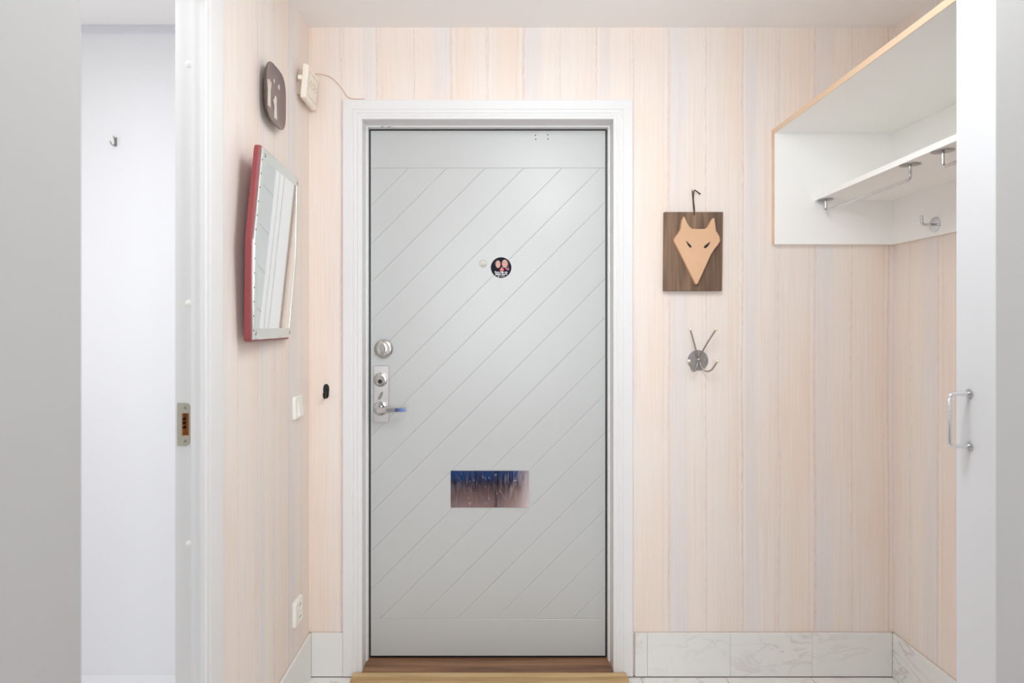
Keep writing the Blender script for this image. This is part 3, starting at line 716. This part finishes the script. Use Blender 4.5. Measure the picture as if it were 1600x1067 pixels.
# ------------------------------------------------------------------ plaque and coat hook on the back wall
pl = thing('animal_plaque', 'dark wooden plaque with a pale cut-out fox head hanging from a cord', 'plaque', (0.7725, BACK, 1.653))
BW, BH = 0.1125, 0.1525
obj('backboard', prism(bmesh.new(), [(-BW, BH), (BW + 0.001, BH), (BW - 0.003, -BH), (-BW - 0.0025, -BH)], -0.024, -0.004, 0.0015), BOARD, pl, label='brown stained backboard with vertical grain')
fox = [(372, 333), (357, 362), (350, 400), (345, 440), (330, 472), (300, 512), (284, 540), (292, 562), (330, 635), (400, 775), (470, 915), (478, 927), (490, 927), (500, 912), (560, 780), (612, 665), (640, 622), (676, 578), (692, 545), (687, 510), (672, 484), (657, 462), (648, 400), (641, 345), (634, 345), (612, 368), (598, 400), (580, 428), (560, 440), (510, 443), (445, 440), (420, 418), (402, 390), (388, 355), (378, 335)]
def cv(p): return ((p[0] - 473) / 5.617 / 407.0, -(p[1] - 634) / 5.617 / 407.0)
hd = obj('animal_head', prism(bmesh.new(), [cv(p) for p in fox], -0.042, -0.0235, 0.0018), LEATHER, pl, label='pale tan cut-out animal head with pointed ears')
for e in ([(388, 546), (396, 550), (432, 585), (441, 602), (430, 607), (416, 597), (402, 575)], [(607, 552), (600, 556), (556, 588), (545, 604), (553, 612), (570, 608), (588, 588)]):
    obj('eye', prism(bmesh.new(), [cv(p) for p in e], -0.0426, -0.0415), BLACKM, hd)
bm = bmesh.new()
tube(bm, smoothpath([(0.001, -0.0255, 0.139), (-0.001, -0.024, 0.165), (0.000, -0.012, 0.205), (-0.002, -0.010, 0.243)]), 0.0016, 6)
tube(bm, smoothpath([(0.001, -0.0255, 0.139), (0.002, -0.024, 0.165), (0.002, -0.012, 0.205), (0.005, -0.010, 0.236), (0.010, -0.010, 0.239), (0.022, -0.010, 0.230), (0.028, -0.010, 0.226)]), 0.0022, 6)
ball(bm, (0.028, -0.010, 0.226), 0.003)
obj('hanging_cord', bm, CORD, pl, True)
bm = bmesh.new(); tube(bm, [(0.0, 0.0, 0.237), (0.0, -0.016, 0.239)], 0.0018, 8); ball(bm, (0.0, -0.016, 0.239), 0.0035)
obj('nail', bm, IVORY, pl, True)

hk = thing('coat_hook', 'four-armed grey steel coat hook with round backplate below the animal plaque', 'coat hook', (0.796, BACK, 1.230))
obj('backplate', lathe(bmesh.new(), [(0, 0), (0.040, 0), (0.040, 0.002), (0.0385, 0.004), (0, 0.0045)], (0, 0, 0), 36), GUND, hk, True)
bm = bmesh.new(); ball(bm, (0, -0.012, 0.003), 0.0085); tube(bm, [(-0.010, -0.012, 0.003), (0.010, -0.012, 0.003)], 0.0042, 10); obj('hub', bm, GUN, hk, True)
def arm(path, tipc):
    bm = bmesh.new(); tube(bm, smoothpath(path), 0.0029, 10)
    a_ = obj('arm', bm, GUN, hk, True)
    obj('arm_tip', ball(bmesh.new(), tipc, 0.0066), BRASS, a_, True, label='pale brass ball tip')
for s in (-1, 1):
    arm([(0.003 * s, -0.010, 0.003), (0.010 * s, -0.016, 0.030), (0.028 * s, -0.036, 0.075), (0.0495 * s, -0.060, 0.122)], (0.0495 * s, -0.060, 0.1225))
    arm([(0.003 * s, -0.010, 0.0), (0.008 * s, -0.014, -0.022), (0.022 * s, -0.026, -0.040), (0.036 * s, -0.042, -0.036), (0.046 * s, -0.053, -0.018), (0.054 * s, -0.060, 0.0)], (0.054 * s, -0.060, 0.001))
for x in (-0.027, 0.027):
    obj('screw', lathe(bmesh.new(), [(0, 0), (0.0045, 0), (0.004, 0.0015), (0, 0.0025)], (x, -0.0042, 0.001), 12), CHROME, hk, True)

# ------------------------------------------------------------------ hat shelf between back wall and wardrobe
hs = thing('hat_shelf', 'white open hat shelf with pale birch edges, coat rails and hook', 'shelf', (XR, BACK, 1.68))
def W(bm_): 
    bmesh.ops.translate(bm_, verts=bm_.verts[:], vec=(-XR, -BACK, -1.68)); return bm_
def slab(pts, z0, z1):
    bm = bmesh.new()
    a = [bm.verts.new((x, y, z0)) for x, y in pts]; b = [bm.verts.new((x, y, z1)) for x, y in pts]
    n = len(pts)
    for i in range(n): bm.faces.new((a[i], a[(i + 1) % n], b[(i + 1) % n], b[i]))
    bm.faces.new(a[::-1]); bm.faces.new(b); return bm
ZB, ZTOP, TH = 1.681, 2.110, 0.019
YN = 1.400
def fx(y): return 1.0835 + (y - 2.379) / (1.409 - 2.379) * (1.055 - 1.0835)      # front line, a little wider towards the wardrobe
def sx(y): return 1.240 + (y - 2.379) * 0.0445
obj('end_panel', W(B(fx(2.39) + 0.0025, XR, 2.379, BACK, ZB, ZTOP)), LAMI, hs)
obj('back_panel', W(B(1.545, XR, YN, 2.379, ZB, ZTOP)), LAMI, hs)
obj('top_board', W(slab([(fx(YN) + 0.0025, YN), (XR, YN), (XR, BACK), (fx(BACK) + 0.0025, BACK)], ZTOP, ZTOP + TH)), LAMI, hs)
obj('edge_band', W(slab([(fx(2.379), 2.379), (fx(2.379) + 0.0025, 2.379), (fx(BACK) + 0.0025, BACK), (fx(BACK), BACK)], ZB, ZTOP + TH)), BIRCH, hs, label='pale birch edge band')
obj('edge_band', W(slab([(fx(YN), YN), (fx(YN) + 0.0025, YN), (fx(2.379) + 0.0025, 2.379), (fx(2.379), 2.379)], ZTOP, ZTOP + TH)), BIRCH, hs, label='pale birch edge band')
ZU = 1.8485
obj('shelf_board', W(slab([(sx(YN), YN), (1.545, YN), (1.545, 2.379), (sx(2.379), 2.379)], ZU, ZU + 0.018)), LAMI, hs)
def rail(y0, y1):
    c0, c1 = (sx(y0) + 0.029, y0), (sx(y1) + 0.029, y1)
    bm = bmesh.new(); zr = ZU - 0.045
    tube(bm, fillet([(c0[0], c0[1], ZU - 0.002), (c0[0], c0[1], zr), (c1[0], c1[1], zr), (c1[0], c1[1], ZU - 0.002)], 0.014), 0.0046, 12)
    r_ = obj('coat_rail', W(bm), CHROME, hs, True, label='thin chrome coat rail under the shelf board')
    for c in (c0, c1):
        obj('rosette', W(lathe(bmesh.new(), [(0, 0), (0.028, 0), (0.0275, 0.002), (0.012, 0.0035), (0, 0.004)], (c[0], c[1], ZU), 28, '-z')), DARKCHR, r_, True)
rail(2.350, 1.839); rail(1.696, 1.43)
bm = bmesh.new()
tube(bm, fillet([(1.545, 2.153, 1.72), (1.500, 2.153, 1.720), (1.498, 2.153, 1.7515)], 0.012), 0.0045, 12)
hh = obj('panel_hook', W(bm), CHROME, hs, True, label='chrome hook with round rosette on the white back panel')
bm = lathe(bmesh.new(), [(0, 0), (0.0265, 0), (0.026, 0.002), (0.010, 0.0035), (0, 0.004)], (0, 0, 0), 28)
bmesh.ops.rotate(bm, verts=bm.verts[:], cent=(0, 0, 0), matrix=Matrix.Rotation(R(-90), 3, 'Z')); bmesh.ops.translate(bm, verts=bm.verts[:], vec=(1.545, 2.153, 1.72))
obj('rosette', W(bm), CHROME, hh, True)

# ------------------------------------------------------------------ wardrobe
wd = thing('wardrobe', 'tall white wardrobe with a chrome bow handle beside the hat shelf', 'wardrobe', (1.30, 1.1, 0))
def V(bm_): bmesh.ops.translate(bm_, verts=bm_.verts[:], vec=(-1.30, -1.1, 0)); return bm_
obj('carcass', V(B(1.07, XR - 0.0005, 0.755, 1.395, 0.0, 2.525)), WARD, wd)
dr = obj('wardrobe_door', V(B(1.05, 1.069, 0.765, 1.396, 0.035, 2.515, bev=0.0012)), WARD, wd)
z1, z0, hy = 1.216, 1.100, 1.357
bm = bmesh.new(); tube(bm, fillet([(1.05, hy, z1), (1.006, hy, z1), (1.006, hy, z0), (1.05, hy, z0)], 0.013), 0.0046, 12)
hn = obj('bow_handle', V(bm), mat('bright_chrome', (0.82, 0.82, 0.83, 1), 0.12, 1.0), dr, True, label='chrome bow handle')

for zz in (z0, z1):
    bm = lathe(bmesh.new(), [(0, 0), (0.0115, 0), (0.011, 0.002), (0.006, 0.003), (0, 0.003)], (0, 0, 0), 22)
    bmesh.ops.rotate(bm, verts=bm.verts[:], cent=(0, 0, 0), matrix=Matrix.Rotation(R(-90), 3, 'Z')); bmesh.ops.translate(bm, verts=bm.verts[:], vec=(1.05, hy, zz))
    obj('handle_rosette', V(bm), CHROME, dr, True)

# ------------------------------------------------------------------ lamps above the frame
def lampbody(name, label, loc, r):
    t = thing(name, label, 'lamp', loc)
    obj('canopy', lathe(bmesh.new(), [(0, 0), (r, 0), (r, 0.02), (r * 0.98, 0.03), (r * 0.9, 0.03), (r * 0.9, 0.01), (0, 0.01)], (0, 0, 0), 36, '-z'), WHITE, t, True)
lampbody('ceiling_lamp', 'round white ceiling lamp in the middle of the hall', (0.30, 1.25, CEIL), 0.20)
t = thing('fill_pendant', 'small round pendant added as the body of the hall fill light', 'lamp', (0.38, 1.10, CEIL))  # unseen fixture added to go with the fill globe
obj('lamp_cord', tube(bmesh.new(), [(0, 0, 0), (0, 0, -0.25)], 0.004, 8), WHITE, t)
obj('lamp_holder', lathe(bmesh.new(), [(0, 0), (0.02, 0), (0.024, 0.02), (0.024, 0.045), (0, 0.045)], (0, 0, -0.22), 20, '-z'), WHITE, t, True)
lampbody('ceiling_lamp', 'round white ceiling lamp in the bright side room', (-1.55, 1.45, CEIL), 0.21)

# ------------------------------------------------------------------ behind the camera: tripod, and an armchair added to mirror blue in the letter plate
sf = thing('armchair', 'blue upholstered armchair added to give the letter plate its blue reflection', 'armchair', (-0.12, -0.66, 0))
obj('seat', B(-0.30, 0.30, -0.36, 0.40, 0.03, 0.44, bev=0.03), BLUE, sf, True)
obj('backrest', B(-0.36, 0.36, -0.45, -0.20, 0.05, 0.95, bev=0.05), BLUE, sf, True)
for s_ in (-1, 1): obj('armrest', B(0.325 * s_ - 0.05, 0.325 * s_ + 0.05, -0.36, 0.42, 0.03, 0.62, bev=0.03), BLUE, sf, True)
tp = thing('camera_tripod', 'black tripod mirrored in the letter plate of the door', 'tripod', (0, 0.16, 0))
obj('column', tube(bmesh.new(), [(0, -0.02, 0.72), (0, -0.02, 1.22)], 0.014, 12), DUST, tp, True)
for x, y in ((-0.15, -0.34), (0.13, -0.34), (0.02, 0.20)):
    obj('leg', tube(bmesh.new(), [(0, -0.02, 1.08), (x, y, 0.0)], 0.015, 10), DUST, tp, True)
